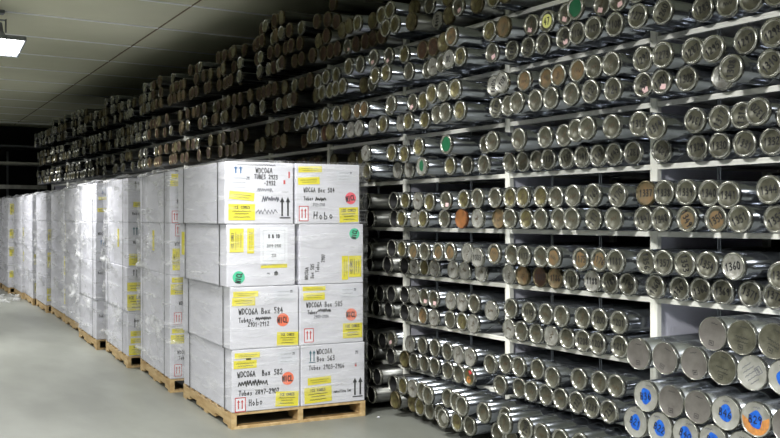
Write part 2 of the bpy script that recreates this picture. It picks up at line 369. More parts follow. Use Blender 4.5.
row(5, 1, (360, 216, [(38, 165, 'o'), (155, 165, 'o'), (193, 170, 'y'), (295, 190, 'Q'), (360, 195, 'n'), (418, 188, 'Q'), (513, 190, 'Q'), (578, 193, 'w'), (648, 195, 'w', '1003'), (743, 198, 'Q')]),
    (500, 216, [(42, 205, 'n'), (98, 230, 'n', '1173'), (180, 235, 'n'), (292, 238, 'Q'), (443, 230, 'Q', '1175'), (545, 232, 'Q', '1176', -20), (648, 237, 'n', '1181')]),
    (640, 216, [(25, 245, 'n', '1356', -80), (128, 252, 'n', '1357'), (232, 270, 'n', '1353', -80), (340, 290, 'n', '1354', -20), (515, 295, 'w', '1360', 10), (778, 305, 'n', '1364')]))
row(6, 0, (360, 288, [(85, 105, 'o'), (155, 115, 'o'), (213, 130, 'o'), (288, 140, 'w'), (345, 155, 'q'), (408, 165, 'w'), (498, 178, 'n'), (562, 185, 'y'), (625, 200, 'w')]),
    (500, 288, [(12, 200, 'w'), (65, 235, 'n'), (165, 250, 'n'), (265, 260, 'w'), (350, 275, 'n'), (455, 290, 'n', '1208'), (530, 310, 'n', '1209'), (660, 325, 'n', '1211')]))
row(6, 1, (360, 216, [(62, 400, 'o'), (105, 405, 'o'), (178, 410, 'o'), (238, 415, 'o')]),
    (360, 288, [(275, 50, 'w'), (340, 60, 'k'), (405, 72, 'k'), (505, 65, 'w'), (570, 72, 'w'), (622, 82, 'n'), (752, 100, 'w')]),
    (500, 288, [(55, 110, 'n'), (155, 145, 'n', '1195'), (250, 155, 'n'), (340, 170, 'n'), (448, 170, 'n'), (548, 185, 'n', '1200'), (655, 195, 'n', '1201')]))
row(7, 0, (360, 288, [(52, 360, 'o'), (180, 375, 'o'), (215, 390, 'x'), (250, 400, 'n'), (312, 410, 'n'), (370, 420, 'n')]),
    (360, 360, [(485, 60, 'n'), (545, 78, 'n'), (603, 95, 'Z'), (725, 130, 'n')]),
    (500, 360, [(35, 140, 'n'), (118, 165, 'n'), (205, 185, 'n'), (320, 215, 'n'), (425, 240, 'n', '1221', 60), (500, 262, 'n', '1231', -10), (600, 290, 'n', '1232', 50)]))
row(7, 1, (360, 288, [(53, 260, 'o'), (150, 285, 'o'), (195, 293, 'k'), (275, 315, 'w'), (343, 325, 'n'), (412, 340, 'n'), (483, 335, 'n'), (548, 350, 'w'), (605, 365, 'w'), (720, 402, 'n')]),
    (500, 360, [(30, 35, 'n'), (98, 50, 'n'), (198, 60, 'n'), (285, 95, 'n'), (433, 120, 'n'), (547, 138, 'n'), (640, 160, 'n')]))
row(8, 0, (360, 360, [(35, 180, 'o'), (62, 195, 'o'), (190, 225, 'x'), (290, 240, 'x'), (355, 270, 'y'), (412, 290, 'n'), (455, 305, 'n'), (490, 332, 'F'), (580, 360, 'y'), (630, 375, 'n'), (762, 405, 'n')]),
    (500, 360, [(60, 440, 'n'), (142, 465, 'n'), (235, 500, 'n')]))
row(8, 1, (360, 360, [(40, 90, 'o'), (85, 100, 'o'), (178, 120, 'o'), (233, 145, 'y'), (290, 168, 'w'), (340, 185, 'n'), (372, 208, 'n'), (507, 230, 'n'), (565, 255, 'n'), (600, 280, 'n'), (698, 310, 'n')]),
    (500, 360, [(-15, 398, 'n'), (40, 325, 'n'), (142, 385, 'n', '1240', 70), (235, 410, 'n'), (325, 430, 'n'), (437, 455, 'n'), (530, 480, 'n')]))
# the wide tubes in the nearest bay
row(6, 10, (0, 0, [(x*K, y*K, s) for x, y, s in ((637.5, 350, 'p'), (664, 354, 'p'), (694, 360, 'p'), (723, 364.7, 'N'), (751, 370, 'l'), (781, 375, 'B'))]))
row(6, 11, (0, 0, [(x*K, y*K, s) for x, y, s in ((713, 333.5, 'p'), (740, 338, 'N'), (773, 341, 'N'))]))
row(7, 10, (0, 0, [(x*K, y*K, s, t) for x, y, s, t in ((635.7, 416.5, 'B', 'B21'), (659, 422.5, 'B', 'B22'), (683.5, 431, 'B', 'B40'), (711, 438, 'B', 'B24'), (738, 443, 'l', ''), (768, 450, 'p', ''))]))
row(7, 11, (0, 0, [(x*K, y*K, s, t) for x, y, s, t in ((648.6, 393.6, 'B', 'B36'), (671.4, 399.3, 'p', ''), (697.5, 406, 'p', ''), (726.3, 410.8, 'B', 'B46'), (754.8, 417.5, 'C', 'B29'), (780, 423, 'p', ''))]))

LOOKW = {'n': 'silver metal', 'y': 'silver metal', 'w': 'bright silver', 'r': 'brown-ended', 'q': 'rust-ended', 'Q': 'rust-stained', 'D': 'dark brown-ended', 'R': 'orange-ended',
         'k': 'sticker-marked silver', 'o': 'open-ended dark', 'x': 'dull dark-ended', 'G': 'green-ended', 'H': 'green-spotted silver', 'Y': 'pale yellow-ended', 'Z': 'red-and-orange stained', 'F': 'foil-patched silver',
         'p': 'wide plain grey', 'l': 'wide pale-ended', 'N': 'wide green-grey', 'B': 'wide blue-spotted', 'C': 'wide rust-rimmed blue-spotted'}
SHN = ['top shelf', 'second shelf', 'third shelf', 'fourth shelf', 'fifth shelf', 'sixth shelf', 'seventh shelf', 'eighth shelf', 'floor-level shelf']
BAYN = {0: 'nearest bay', 1: 'second bay', 2: 'third bay', 3: 'fourth bay', 4: 'fifth bay'}
def ordn(i):
    L = ['first', 'second', 'third', 'fourth', 'fifth', 'sixth', 'seventh', 'eighth', 'ninth', 'tenth', 'eleventh', 'twelfth', 'thirteenth', 'fourteenth', 'fifteenth', 'sixteenth']
    return L[i]
tubes = []
for (sh, lv), L in rows.items():
    big = lv >= 10; l = lv-10 if big else lv; r = RB if big else RT
    z0 = SH[sh]+.016+r+l*(.156 if big else .132)
    for e in L:
        px, py, look = e[:3]; txt = e[3] if len(e) > 3 else None; rot = e[4] if len(e) > 4 else 0
        th = math.atan((px-390)/F); a = ALPHA+th
        dz = z0-H
        pdef = .3 if big else .2
        if abs(dz) > .35:
            Zc = dz*F/(HOR-py); rr = Zc/math.cos(th); p = D-rr*math.sin(a)
            p = min(max(p, .285 if big else .08), .4)
        else:
            p = pdef+random.uniform(-.03, .03)
        if look == 'F': p = .3
        x = D-p; y = x/math.tan(a)
        tubes.append(dict(sh=sh, lv=lv, l=l, r=r, x=x, y=y, y0=y, look=look, txt=txt, rot=rot, big=big, px=px))
# settle the rows: no overlaps inside a row, nothing running through a post
byrow = {}
for t in tubes: byrow.setdefault((t['sh'], t['lv']), []).append(t)
def bay_of(y):
    b = 0
    for i, p in enumerate(POSTS[2:]):
        if y > p: b = i+1
    return b
for k, L in byrow.items():
    for t in L: t['bay'] = bay_of(t['y'])
    L.sort(key=lambda t: t['y'])
    for it in range(400):
        for a, b in zip(L, L[1:]):
            d = a['r']+b['r']+.0008; g = b['y']-a['y']
            if g < d: a['y'] -= (d-g)/2; b['y'] += (d-g)/2
        for t in L:
            lo = POSTS[2+t['bay']-1]+.03+t['r']; hi = POSTS[2+t['bay']]-.03-t['r']
            if t['y'] < lo: t['y'] += min(lo-t['y'], .02)
            if t['y'] > hi: t['y'] -= min(t['y']-hi, .02)
# heights: lie on the shelf, or in the saddle of the row beneath
for k in sorted(byrow):
    sh, lv = k
    low = byrow.get((sh, lv-1), []) if lv not in (0, 10) else []
    if sh == 7 or sh == 6:
        pass
    for t in byrow[k]:
        z = SH[sh]+.016+t['r']
        if t['l'] > 0:
            base = z+t['l']*(.150 if t['big'] else .124)
            zz = base-.012
            for q in low:
                dy = abs(q['y']-t['y']); d = q['r']+t['r']+.0008
                if dy < d: zz = max(zz, q['z']+math.sqrt(d*d-dy*dy))
            z = zz
        t['z'] = z
cnt = {}
for k in byrow:
    for b in set(t['bay'] for t in byrow[k]):
        bl = sorted([t for t in byrow[k] if t['bay'] == b], key=lambda t: -t['y'])
        for i, t in enumerate(bl): t['ord'] = i
def flat(name, parts, parent, xoff, mats):
    """marks on a tube end: list of (quads, material index), facing -x"""
    mb = MB()
    for li, (q, mi) in enumerate(parts):
        x = xoff-.0004*li
        for poly in q: mb.add([(x, -u, v) for u, v in poly][::-1], [list(range(len(poly)))], mi)
    return mb.build(name, mats, parent)
for t in tubes:
    lk = t['look']
    capk = {'k': 'n', 'Q': 'n', 'G': 'n', 'H': 'w', 'Y': 'n', 'Z': 'y', 'F': 'n', 'C': 'B'}.get(lk, lk)
    if t['big']: bm_ = BODY['B']
    elif lk == 'o': bm_ = BODY['o']
    elif lk in 'Dx': bm_ = BODY['d']
    else: bm_ = BODY['n']
    root = bpy.data.objects.new('core_tube', bm_); COL.objects.link(root)
    root.location = (t['x'], t['y'], t['z']); root.rotation_euler = (R(random.choice((0, 0, 40, 110, 200))), 0, 0)
    spin = root.rotation_euler[0]
    rown = ('lower row', 'upper row', 'topmost row')[t['l']]
    nums = f" tube marked {t['txt']}" if t['txt'] else ' tube'
    tag(root, f"{LOOKW[lk]}{nums}, {ordn(t['ord'])} from left, {rown}, {SHN[t['sh']]} down, {BAYN[t['bay']]}".replace('top shelf down', 'top shelf').replace('floor-level shelf down', 'floor-level shelf'),
        'tube', 'wide core tubes in the nearest bay' if t['big'] else 'core tubes on the '+SHN[t['sh']])
    cap = bpy.data.objects.new('end_cap', CAP[capk]); COL.objects.link(cap); cap.parent = root
    cap.rotation_euler = (-spin, 0, 0)
    r = t['r']; dx = {'w': .004, 'R': .004}.get(capk, .009) if not t['big'] else .004
    dx -= .0006
    c = .0
    if lk == 'o': continue
    if lk in 'Qr': pass
    if lk == 'Q':
        flat('rust_stain', [(blob2d(r*.62, 0, -.004, sy=1.05), 0)], cap, dx, ['disc_rust'])['label'] = 'rust stain'
        dx -= .0005
    if lk == 'G':
        flat('green_disc', [(blob2d(r*.72, 0, 0, sy=1.02), 0)], cap, dx, ['green_paint'])['label'] = 'green painted disc'; continue
    if lk == 'H':
        flat('green_spot', [(blob2d(r*.38, 0, .004, sy=1.5), 0)], cap, dx, ['green_paint'])['label'] = 'dark green spot'; continue
    if lk == 'Y':
        flat('yellow_disc', [(circle2d(r*.62, 0, 0), 0)], cap, dx, ['bright_yellow'])['label'] = 'pale yellow disc'; dx -= .0006
    if lk in 'kZ':
        s = random.choice((-1, 1)) if lk == 'k' else 1
        flat('sticker', [(rect2d(r*.55, r*.4, r*.2*s, -r*.42 if lk == 'k' else r*.5, random.uniform(-.5, .5)), 0)], cap, dx, ['pink_paper' if lk == 'k' else 'red_ink'])['label'] = 'pale pink sticker' if lk == 'k' else 'red sticker'
        if lk == 'Z': flat('orange_stain', [(blob2d(r*.35, -r*.1, -r*.3, sy=1), 0)], cap, dx, ['rust_patch'])['label'] = 'orange stain'
        dx -= .0006
    if lk == 'F':
        flat('foil_patch', [(blob2d(r*.5, r*.3, r*.1, sy=1), 0)], cap, dx, ['disc_white'])['label'] = 'crumpled foil patch'
    if t['big']:
        parts = []
        if lk == 'C':
            q = [[(r*.88*math.cos(R(a)), r*.88*math.sin(R(a))) for a in range(170, 375, 12)]+[(r*.35, -r*.05), (-r*.45, -r*.1)]]
            flat('rust_stain', [(q, 0)], cap, dx, ['rust_patch'])['label'] = 'orange rust stain'; dx -= .0006
        if lk in 'BC':
            flat('blue_spot', [(blob2d(r*.42, 0, 0), 0)], cap, dx, ['blue_paint'])['label'] = 'blue painted spot'; dx -= .0006
            if t['txt']: flat('number_marking', [(text2d(t['txt'], r*.42, r*.06, 0, 0, R(random.uniform(-20, 10))), 0)], cap, dx, ['ink'])
            flat('scrawl', [(scribble2d(r*.5, r*.12, r*.03, random.uniform(-.3, .3)*r, r*.68, 6), 0)], cap, dx, ['ink_soft'])
        elif lk == 'l' and t['sh'] == 6:
            q = []
            for i in range(5): q += scribble2d(r*.9-abs(i-2)*r*.12, r*.06, r*.035, -r*.1, r*(.5-.25*i), 7)
            q += frame2d(r*.36, r*.4, r*.035, r*.45, -.1*r)+text2d('8', r*.28, r*.035, r*.45, -.1*r)
            c2, s2 = math.cos(R(35)), math.sin(R(35))
            q = [[(a*c2-b*s2, a*s2+b*c2) for a, b in p] for p in q]
            flat('handwritten_notes', [(q, 0)], cap, dx, ['ink_soft'])
        else:
            q = scribble2d(r*.5, r*.08, r*.03, r*.05, r*.62, 6)+frame2d(r*.3, r*.26, r*.03, 0, -r*.55)+scribble2d(r*.16, r*.12, r*.03, 0, -r*.55, 4)
            if lk == 'N': q += scribble2d(r*.9, r*.12, r*.03, 0, 0, 11)+scribble2d(r*.7, r*.1, r*.03, .1*r, -r*.25, 9)
            a = R(random.uniform(-30, 10)); c2, s2 = math.cos(a), math.sin(a)
            q = [[(u*c2-v*s2, u*s2+v*c2) for u, v in p] for p in q]
            flat('handwritten_notes', [(q, 0)], cap, dx, ['ink'])
        continue
    if t['px'] < 372 and lk in 'DxyR': continue
    if t['txt']:
        n = len(t['txt']); h = r*(.52 if n >= 4 else .62)
        flat('number_marking', [(text2d(t['txt'], h, r*.095, 0, 0, R(t['rot']), .06, .86), 0)], cap, dx, ['ink'])
    elif lk not in 'YRF':
        q = scribble2d(r*random.uniform(.6, .9), r*.36, r*.07, 0, random.uniform(-.1, .1)*r, random.choice((5, 7)))
        a = R(random.uniform(-30, 80)); c2, s2 = math.cos(a), math.sin(a)
        q = [[(u*c2-v*s2, u*s2+v*c2) for u, v in p] for p in q]
        flat('faded_marking', [(q, 0)], cap, dx, ['ink_brown' if t['px'] < 640 else 'ink'])

# ---- everything further along the rack: past counting, one object
far = MB()
def far_tube(x, y, z, style, L=.95):
    r = RT; n = 14
    rim, disc, body = {'D': (3, 4, 1), 'y': (2, 5, 0), 'r': (3, 6, 1), 'n': (2, 7, 0), 'x': (3, 5, 1)}[style]
    far.lathe([(.01, 0), (.008, r*.76), (0, r*.86), (.004, r*.98), (.02, r), (.024, r*.96), (L, r*.96), (L, 0)], n, [disc, rim, rim, rim, rim, body, body], (x, y, z))
def pile_levels(y):
    for a, b, n in ((6.6, 7.18, 3), (7.18, 7.62, 4), (7.62, 8.15, 3), (8.15, 9.05, 4), (9.05, 9.5, 3), (9.5, 10.0, 3), (10, 10.45, 2), (10.45, 11.1, 3), (11.1, 11.6, 2),
                    (11.6, 12.3, 3), (12.3, 12.9, 3), (12.9, 14.2, 2), (14.2, 15.0, 3), (15.0, 16.2, 2), (16.2, 17.6, 3), (17.6, 18.2, 2), (18.2, 18.8, 3), (18.8, 19.3, 2), (19.3, 19.9, 2)):
        if a <= y < b: return n
    return 2
ENDY = 20.2
for sh in range(9):
    for lv in range(4):
        L = byrow.get((sh, lv), [])
        if lv >= 2 and sh > 0: continue
        if sh >= 3: y1 = 13.0 if sh < 6 else 10.0
        else: y1 = ENDY
        if L: y = max(t['y'] for t in L)+.15
        else: y = 7.3
        if sh == 0: y = max(y, 7.5)
        last = None
        while y < y1:
            if any(abs(y-p) < .105 for p in POSTS):
                p = min(POSTS, key=lambda p: abs(y-p)); y = p+.106; continue
            if random.random() < .09 and lv == 0 and sh < 3: y += .0
            if sh == 0 and lv >= pile_levels(y) or (random.random() < .035 and sh != 0): y += .148; last = None; continue
            if sh >= 3: x = D-.03-random.uniform(0, .05)
            else: x = D-.29-random.uniform(-.05, .04)
            if random.random() < .06: x += .1
            z = SH[sh]+.016+RT+lv*.1455 if sh else SH[sh]+.016+RT+lv*.1455
            rusty = 7.3 < y < 12.6
            st = random.choices('Dryx' if rusty else 'ynxn', (7, 1, 2, 2) if rusty else (6, 2, 3, 1))[0]
            far_tube(x, y, z, st); y += .1462+random.choice((0, 0, .004, .01))
fo = far.build('core_tube_stacks', ['aluminium', 'aluminium_dull', 'rim', 'rim_dark', 'disc_darkrust', 'disc_yellow', 'disc_rust', 'disc_green'])
tag(fo, 'massed metal tubes filling the long rack far behind the wrapped stacks', 'tube', kind='stuff')

# ------------------------------------------------------------------ rack
rack = empty('storage_rack', (D, 3.83, 0))
tag(rack, 'long light grey steel storage rack holding rows of metal tubes', 'rack')
Y0, Y1 = POSTS[0]-.1, POSTS[-1]+.03
def rel(v): return (v[0]-D, v[1]-3.83, v[2])
for i, z in enumerate(SH):
    mb = MB(); yc = (Y0+Y1)/2; L = Y1-Y0
    mb.box(rel((D+.5, yc, z+.0135)), (.97, L, .003), 1)                    # deck
    mb.box(rel((D+.0125, yc, z)), (.025, L, .03), 0)                       # front beam
    mb.box(rel((D+.012, yc, z+.006)), (.030, L, .006), 0)                  # pressed rib along the beam
    mb.box(rel((D+1.0, yc, z)), (.025, L, .03), 0)
    for k in range(1, int(L/.45)):
        mb.box(rel((D+.5, Y0+k*.45, z-.006)), (.97, .03, .012), 1)          # stiffeners beneath the deck
    mb.build('shelf', ['rack_paint', 'rack_shelf'], rack)
for k, y in enumerate(POSTS):
    if k == 0: continue
    mb = MB()
    mb.box(rel((D+.012, y, 1.55)), (.034, .054, 3.1))
    mb.box(rel((D-.0065, y-.018, 1.55)), (.003, .006, 3.1)); mb.box(rel((D-.0065, y+.018, 1.55)), (.003, .006, 3.1))
    mb.build('post', ['rack_paint'], rack)
    mb = MB(); mb.box(rel((D+1.03, y, 1.55)), (.034, .054, 3.1)); mb.build('rear_post', ['rack_paint'], rack)
    mb = MB(); mb.box(rel((D+.52, y, 1.53)), (.93, .01, 3.0)); mb.build('side_panel', ['rack_panel'], rack)
# thin hanging divider wires beneath the beams
for k in range(1, 5):
    for i in range(0, 7):
        for f in (1/3, 2/3):
            y = POSTS[k]+1.355*f
            mb = MB(); z1 = SH[i]-.015
            hh = .075 if i >= 2 else .05
            for s in (-1, 1): mb.box(rel((D+.012, y+s*.008, z1-hh/2)), (.004, .004, hh))
            mb.build('divider_wire', ['wire'], rack)

# ------------------------------------------------------------------ boxes, labels, pallets
BW, BH, BL = .553, .476, 1.42
PH = .125
def box_mesh(w_, l_, h_):
    import bmesh
    b = bmesh.new(); bmesh.ops.create_cube(b, size=1)
    for v in b.verts: v.co = Vector((v.co.x*w_+w_/2, v.co.y*l_+l_/2, v.co.z*h_+h_/2))
    bmesh.ops.bevel(b, geom=list(b.edges), offset=.007, segments=2, affect='EDGES', profile=.6)
    # lid seam: a shallow groove line all round
    me = bpy.data.meshes.new('ice_core_box'); b.to_mesh(me); b.free()
    me.materials.append(M['box_white'])
    for p in me.polygons: p.use_smooth = False
    return me
BOXME = box_mesh(BW-.004, BL, BH-.003)
def face_art(name, parent, layers, mats, lab=None, lift=.0):
    """flat marks on a box front (u to the right, v up, metres); each layer sits a hair in front of the last"""
    mb = MB()
    for li, (q, mi) in enumerate(layers):
        y = -.0012-.0008*li-lift
        for poly in q: mb.add([(u, y, v) for u, v in poly], [list(range(len(poly)))], mi)
    o = mb.build(name, mats, parent)
    if lab: o['label'] = lab
    return o
def P(u, v): return (u*BW, v*BH)
def yellow(b, u, v, w_, h_, rot=0, kind='full', tilt=0):
    x, y = P(u, v); W, Hh = w_*BW, h_*BH; q = []
    L = max(W, Hh) if rot else W; S_ = min(W, Hh) if rot else Hh
    a = R(rot+tilt)
    c, s = math.cos(a), math.sin(a)
    loc = []
    if kind == 'full':
        loc += text2d('ICE CORES', S_*.17, S_*.035, 0, S_*.3, 0, 0, .95)
        loc += scribble2d(L*.7, S_*.07, S_*.03, 0, S_*.06, 16)+scribble2d(L*.5, S_*.07, S_*.03, 0, -S_*.1, 12)+scribble2d(L*.6, S_*.07, S_*.03, 0, -S_*.3, 14)
    elif kind == 'slim':
        loc += scribble2d(L*.75, S_*.12, S_*.04, 0, S_*.12, 18)+scribble2d(L*.65, S_*.12, S_*.04, 0, -S_*.18, 16)
    loc = [[(x+p*c-r_*s, y+p*s+r_*c) for p, r_ in poly] for poly in loc]
    return face_art('yellow_label', b, [(rect2d(L, S_, x, y, a), 0), (loc, 1)], ['yellow_label', 'ink'], 'yellow ICE CORES label' if kind == 'full' else 'yellow slip', .0004)
def redarrows(b, u, v, w_=.13, h_=.24, col='red_ink', rot=0):
    x, y = P(u, v); W, Hh = w_*BW, h_*BH
    return face_art('arrow_label', b, [(rect2d(W, Hh, x, y, R(rot)), 1), (frame2d(W*.9, Hh*.92, W*.08, x, y)+arrows2d(W*.62, Hh*.66, x, y, False), 0)], [col, 'paper'], 'white label with red up arrows')
def blackarrows(b, u, v, w_=.15, h_=.32, col='ink', bar=True, name='up_arrows', lab='printed black up arrows'):
    x, y = P(u, v); return face_art(name, b, [(arrows2d(w_*BW, h_*BH, x, y, bar), 0)], [col], lab)
def circ(b, u, v, r_, m, txt='', rot=0, lab=None):
    x, y = P(u, v)
    return face_art('round_sticker', b, [(circle2d(r_, x, y), 0), (text2d(txt, r_*.85, r_*.17, x, y, R(rot), .03, .7), 1)], [m, 'ink'], lab)
def write(b, u, v, txt, h=.035, t=.0045, rot=0, m='ink', wx=.8, name='handwriting'):
    t *= 1.35; h *= 1.08
    x, y = P(u, v)
    return face_art(name, b, [(text2d(txt, h, t, x, y, R(rot), .06, wx, False), 0)], [m])
def scrib(b, u, v, w_, h_=.03, n=12, m='ink', t=.006, name='scribble'):
    x, y = P(u, v); return face_art(name, b, [(scribble2d(w_*BW, h_, t, x, y, n), 0)], [m])
def paper(b, u, v, w_, h_, m='paper_soft', lines=3, big=None):
    x, y = P(u, v); W, Hh = w_*BW, h_*BH; q = []
    if big:
        for i, (tx, hh) in enumerate(big): q += text2d(tx, Hh*hh, Hh*(.024 if i == 0 else .012), x, y+Hh*(.26-.25*i), 0, 0, .8)
        q += frame2d(W*.8, Hh*.8, .0012, x, y+.02*Hh)
    else:
        for i in range(lines): q += scribble2d(W*.6, Hh*.07, .0015, x-.05*W, y+Hh*(.3-.3*i), 12)
        q += text2d('291', Hh*.2, Hh*.03, x+W*.36, y+Hh*.3, 0, .03, .5)
    return face_art('paper_label', b, [(rect2d(W, Hh, x, y), 0), (q, 1)], [m, 'ink' if big else 'ink_soft'], 'white paper sheet with printed numbers' if big else 'white address label')
STACKN = ['nearest stack', 'second stack', 'third stack', 'fourth stack', 'fifth stack', 'sixth stack', 'seventh stack', 'eighth stack', 'ninth stack', 'tenth stack', 'eleventh stack']
LAYN = ['bottom', 'second from bottom', 'second from top', 'top']
def new_box(parent_xf, dx, z, label, group):
    o = bpy.data.objects.new('ice_core_box', BOXME); COL.objects.link(o)
    o.matrix_world = parent_xf @ Matrix.Translation((dx, 0, z))
    tag(o, label, 'box', group)
    return o
def pallet(x, y, rz, wdt, n):
    root = empty('wooden_pallet', (x, y, 0), rz)
    tag(root, f'pale wooden pallet on the concrete floor beneath the {n} of wrapped boxes', 'pallet', 'wooden pallets beneath the box stacks')
    LP = BL+.02
    xs = [.02, wdt/2, wdt-.02] if wdt > .8 else [.02, wdt-.02]
    for xx in xs:
        mb = MB()
        # stringer with two fork notches: upper bar and three feet
        h0 = .018
        mb.box((xx, LP/2, .077), (.04, LP, .058)); 
        for (a, b) in ((0, .22), (.44, LP-.44), (LP-.22, LP)): mb.box((xx, (a+b)/2, (h0+.048)/2), (.04, b-a, .048-h0))
        mb.build('stringer', ['wood'], root)
    nb = 8
    for i in range(nb):
        mb = MB(); yy = .05+i*(LP-.1)/(nb-1); mb.box((wdt/2, yy, .1145), (wdt, .1 if i in (0, nb-1) else .085, .017)); mb.build('deck_board', ['wood'], root)
    for yy in (.05, LP/2, LP-.05):
        mb = MB(); mb.box((wdt/2, yy, .009), (wdt, .1, .018)); mb.build('bottom_board', ['wood'], root)
    return root
def wrap(xf, w_, top, m, amp, label, seed, z0=.13, n=26, ridge=0):
    """stretch film: four sides and a rumpled collar folded over the top edge"""
    rnd = random.Random(seed)
    from mathutils import noise
    e = .012
    folds = [(rnd.uniform(-BL, w_), rnd.uniform(.2, top), R(rnd.uniform(95, 150)) if rnd.random() < .7 else R(rnd.uniform(20, 60)), rnd.uniform(.25, .8), rnd.uniform(.5, 1)) for _ in range(16 if ridge else 0)]
    per = [(-e, -e, w_+e, -e), (w_+e, -e, w_+e, BL+e), (w_+e, BL+e, -e, BL+e), (-e, BL+e, -e, -e)]
    ring = []
    for (x0, y0, x1, y1) in per:
        k = (12 if abs(x1-x0) > .1 else 18)*(4 if ridge and n > 30 else 1)
        for i in range(k): ring.append((x0+(x1-x0)*i/k, y0+(y1-y0)*i/k))
    cx, cy = w_/2, BL/2; N = len(ring); mb = MB(); vs = []; nz = n
    for j in range(nz+4):
        for i, (x, y) in enumerate(ring):
            z = z0+(top+.012-z0)*min(j, nz)/nz
            ox, oy = (x-cx), (y-cy); L = math.hypot(ox, oy)
            nn = noise.noise(Vector((x*5+seed, y*3, z*6)))+.6*noise.noise(Vector((x*11, y*9+seed, z*15)))
            d = max(0, amp*(nn+.25))
            if ridge:
                u_ = x-y
                for (fu, fz, fa, fl, fh) in folds:
                    du, dz = u_-fu, z-fz; al = du*math.cos(fa)+dz*math.sin(fa); pe = -du*math.sin(fa)+dz*math.cos(fa)+.03*math.sin(al*5+fu)
                    if abs(al) < fl: d += ridge*fh*math.exp(-(pe/.022)**2)*(1-(al/fl)**2)
            dxx = -1 if x < 0 else (1 if x > w_ else 0); dyy = -1 if y < 0 else (1 if y > BL else 0)
            if j > nz:
                f = (j-nz)*.03; zz = top+.012+amp*(.6+nn)*(1 if j < nz+3 else .3)
                vs.append((x-dxx*f if dxx else x, y-dyy*f if dyy else y, zz)); continue
            if j == 0: z += amp*nn
            vs.append((x+dxx*d, y+dyy*d, z))
    fs = []
    for j in range(nz+3):
        for i in range(N): fs.append((j*N+i, j*N+(i+1) % N, (j+1)*N+(i+1) % N, (j+1)*N+i))
    mb.add(vs, fs, 0, True)
    o = mb.build('stretch_film', [m]); o.matrix_world = xf
    tag(o, label, 'film', 'clear stretch film around box stacks')
    return o
def straps(xf, w_, top, n, shifts):
    for yy in (.165, 1.2):
        mb = MB(); t = .003; wd = .014
        g = .006
        mn = min(shifts)
        # left side follows the boxes layer by layer, then over the top and down the right side
        for li, s in enumerate(shifts):
            mb.box((s-g, yy, PH+BH*(li+.5)), (t, wd, BH))
            if li: mb.box(((shifts[li-1]+s)/2-g, yy, PH+BH*li), (abs(shifts[li-1]-s)+t, wd, t))
        mb.box((shifts[-1]+w_/2, yy, top+g), (w_+2*g+t, wd, t))
        mb.box((w_+g+.002, yy, (PH+top)/2), (t, wd, top-PH))
        o = mb.build('packing_strap', ['strap_black']); o.matrix_world = xf
        tag(o, f"black strap around the {n}, {'nearer the front' if yy < 1 else 'nearer the back'} of its side", 'strap', 'black straps round the box stacks')

SP = [(2.68, 6.6, 5.0, 2), (2.77, 8.29, 6.2, 2), (2.84, 9.9, 6.0, 2), (2.91, 11.45, 5.2, 2), (3.14, 13.2, 4.4, 1), (3.27, 14.85, 4.6, 1),
      (3.33, 16.38, 4.6, 1), (3.40, 17.9, 4.6, 1), (3.49, 19.45, 4.2, 1), (3.50, 21.0, 4, 1), (3.56, 22.6, 3.8, 1)]
TOPZ = PH+4*BH
SHIFTS = [0, -.012, -.04, -.055]; SHR = [0, -.012, -.012, -.045]
boxes = {}
for si, (x, y, ang, cols) in enumerate(SP):
    xf = Matrix.Translation((x, y, 0)) @ Matrix.Rotation(R(-ang), 4, 'Z')
    n = STACKN[si]; W = BW*cols+.01
    pallet(x, y, R(-ang), W, n)
    for ly in range(4):
        for c in range(cols):
            dx = c*(BW+.006)+.002+((SHIFTS if c == 0 else SHR)[ly] if si == 0 else random.Random(si*10+ly).uniform(-.012, .004))
            if c == 1 and si > 0: dx += .003
            if si == 0 and c == 1: dx = max(dx, SHIFTS[ly]+BW+.002+.003)
            side = '' if cols == 1 else (' left' if c == 0 else ' right')
            lab = f"white ice core box, {LAYN[ly]}{side} of the {n} from the camera"
            if si == 0:
                lab = {(0, 0): 'white box with scribbled-out line and red arrows, bottom left of the nearest stack',
                       (0, 1): 'white box with black arrows marked Box 563, bottom right of nearest stack',
                       (1, 0): 'white box marked Box 584 with orange sticker, left side of nearest stack',
                       (1, 1): 'white box with orange sticker and red arrows, second up right, nearest stack',
                       (2, 0): 'white box with pinned paper sheet and green sticker, nearest stack',
                       (2, 1): 'white box with green sticker at top right and sideways writing, nearest stack',
                       (3, 0): 'white box with black and blue arrows, top left of nearest stack',
                       (3, 1): 'white box with pink sticker, top right of the nearest stack'}[(ly, c)]
            boxes[(si, ly, c)] = new_box(xf, dx, PH+ly*BH+.001, lab, f'white boxes of the {n}')
    if si == 0: straps(xf, W, TOPZ, n, SHIFTS)
    elif si < 4: straps(xf, W, TOPZ, n, [-.014]*4)
    wrap(xf @ Matrix.Translation((-.062 if si == 0 else -.018, 0, 0)), W+(.062 if si == 0 else .02), TOPZ, 'film_light' if si == 0 else 'film_heavy', .010 if si == 0 else (.03 if si != 4 else .05), f"clear stretch film wrapped around the {n} of white boxes", si*7.3+1, z0=PH+.03, n=26 if si in (0,) else (90 if si < 5 else 24), ridge=.006 if si == 0 else .034)

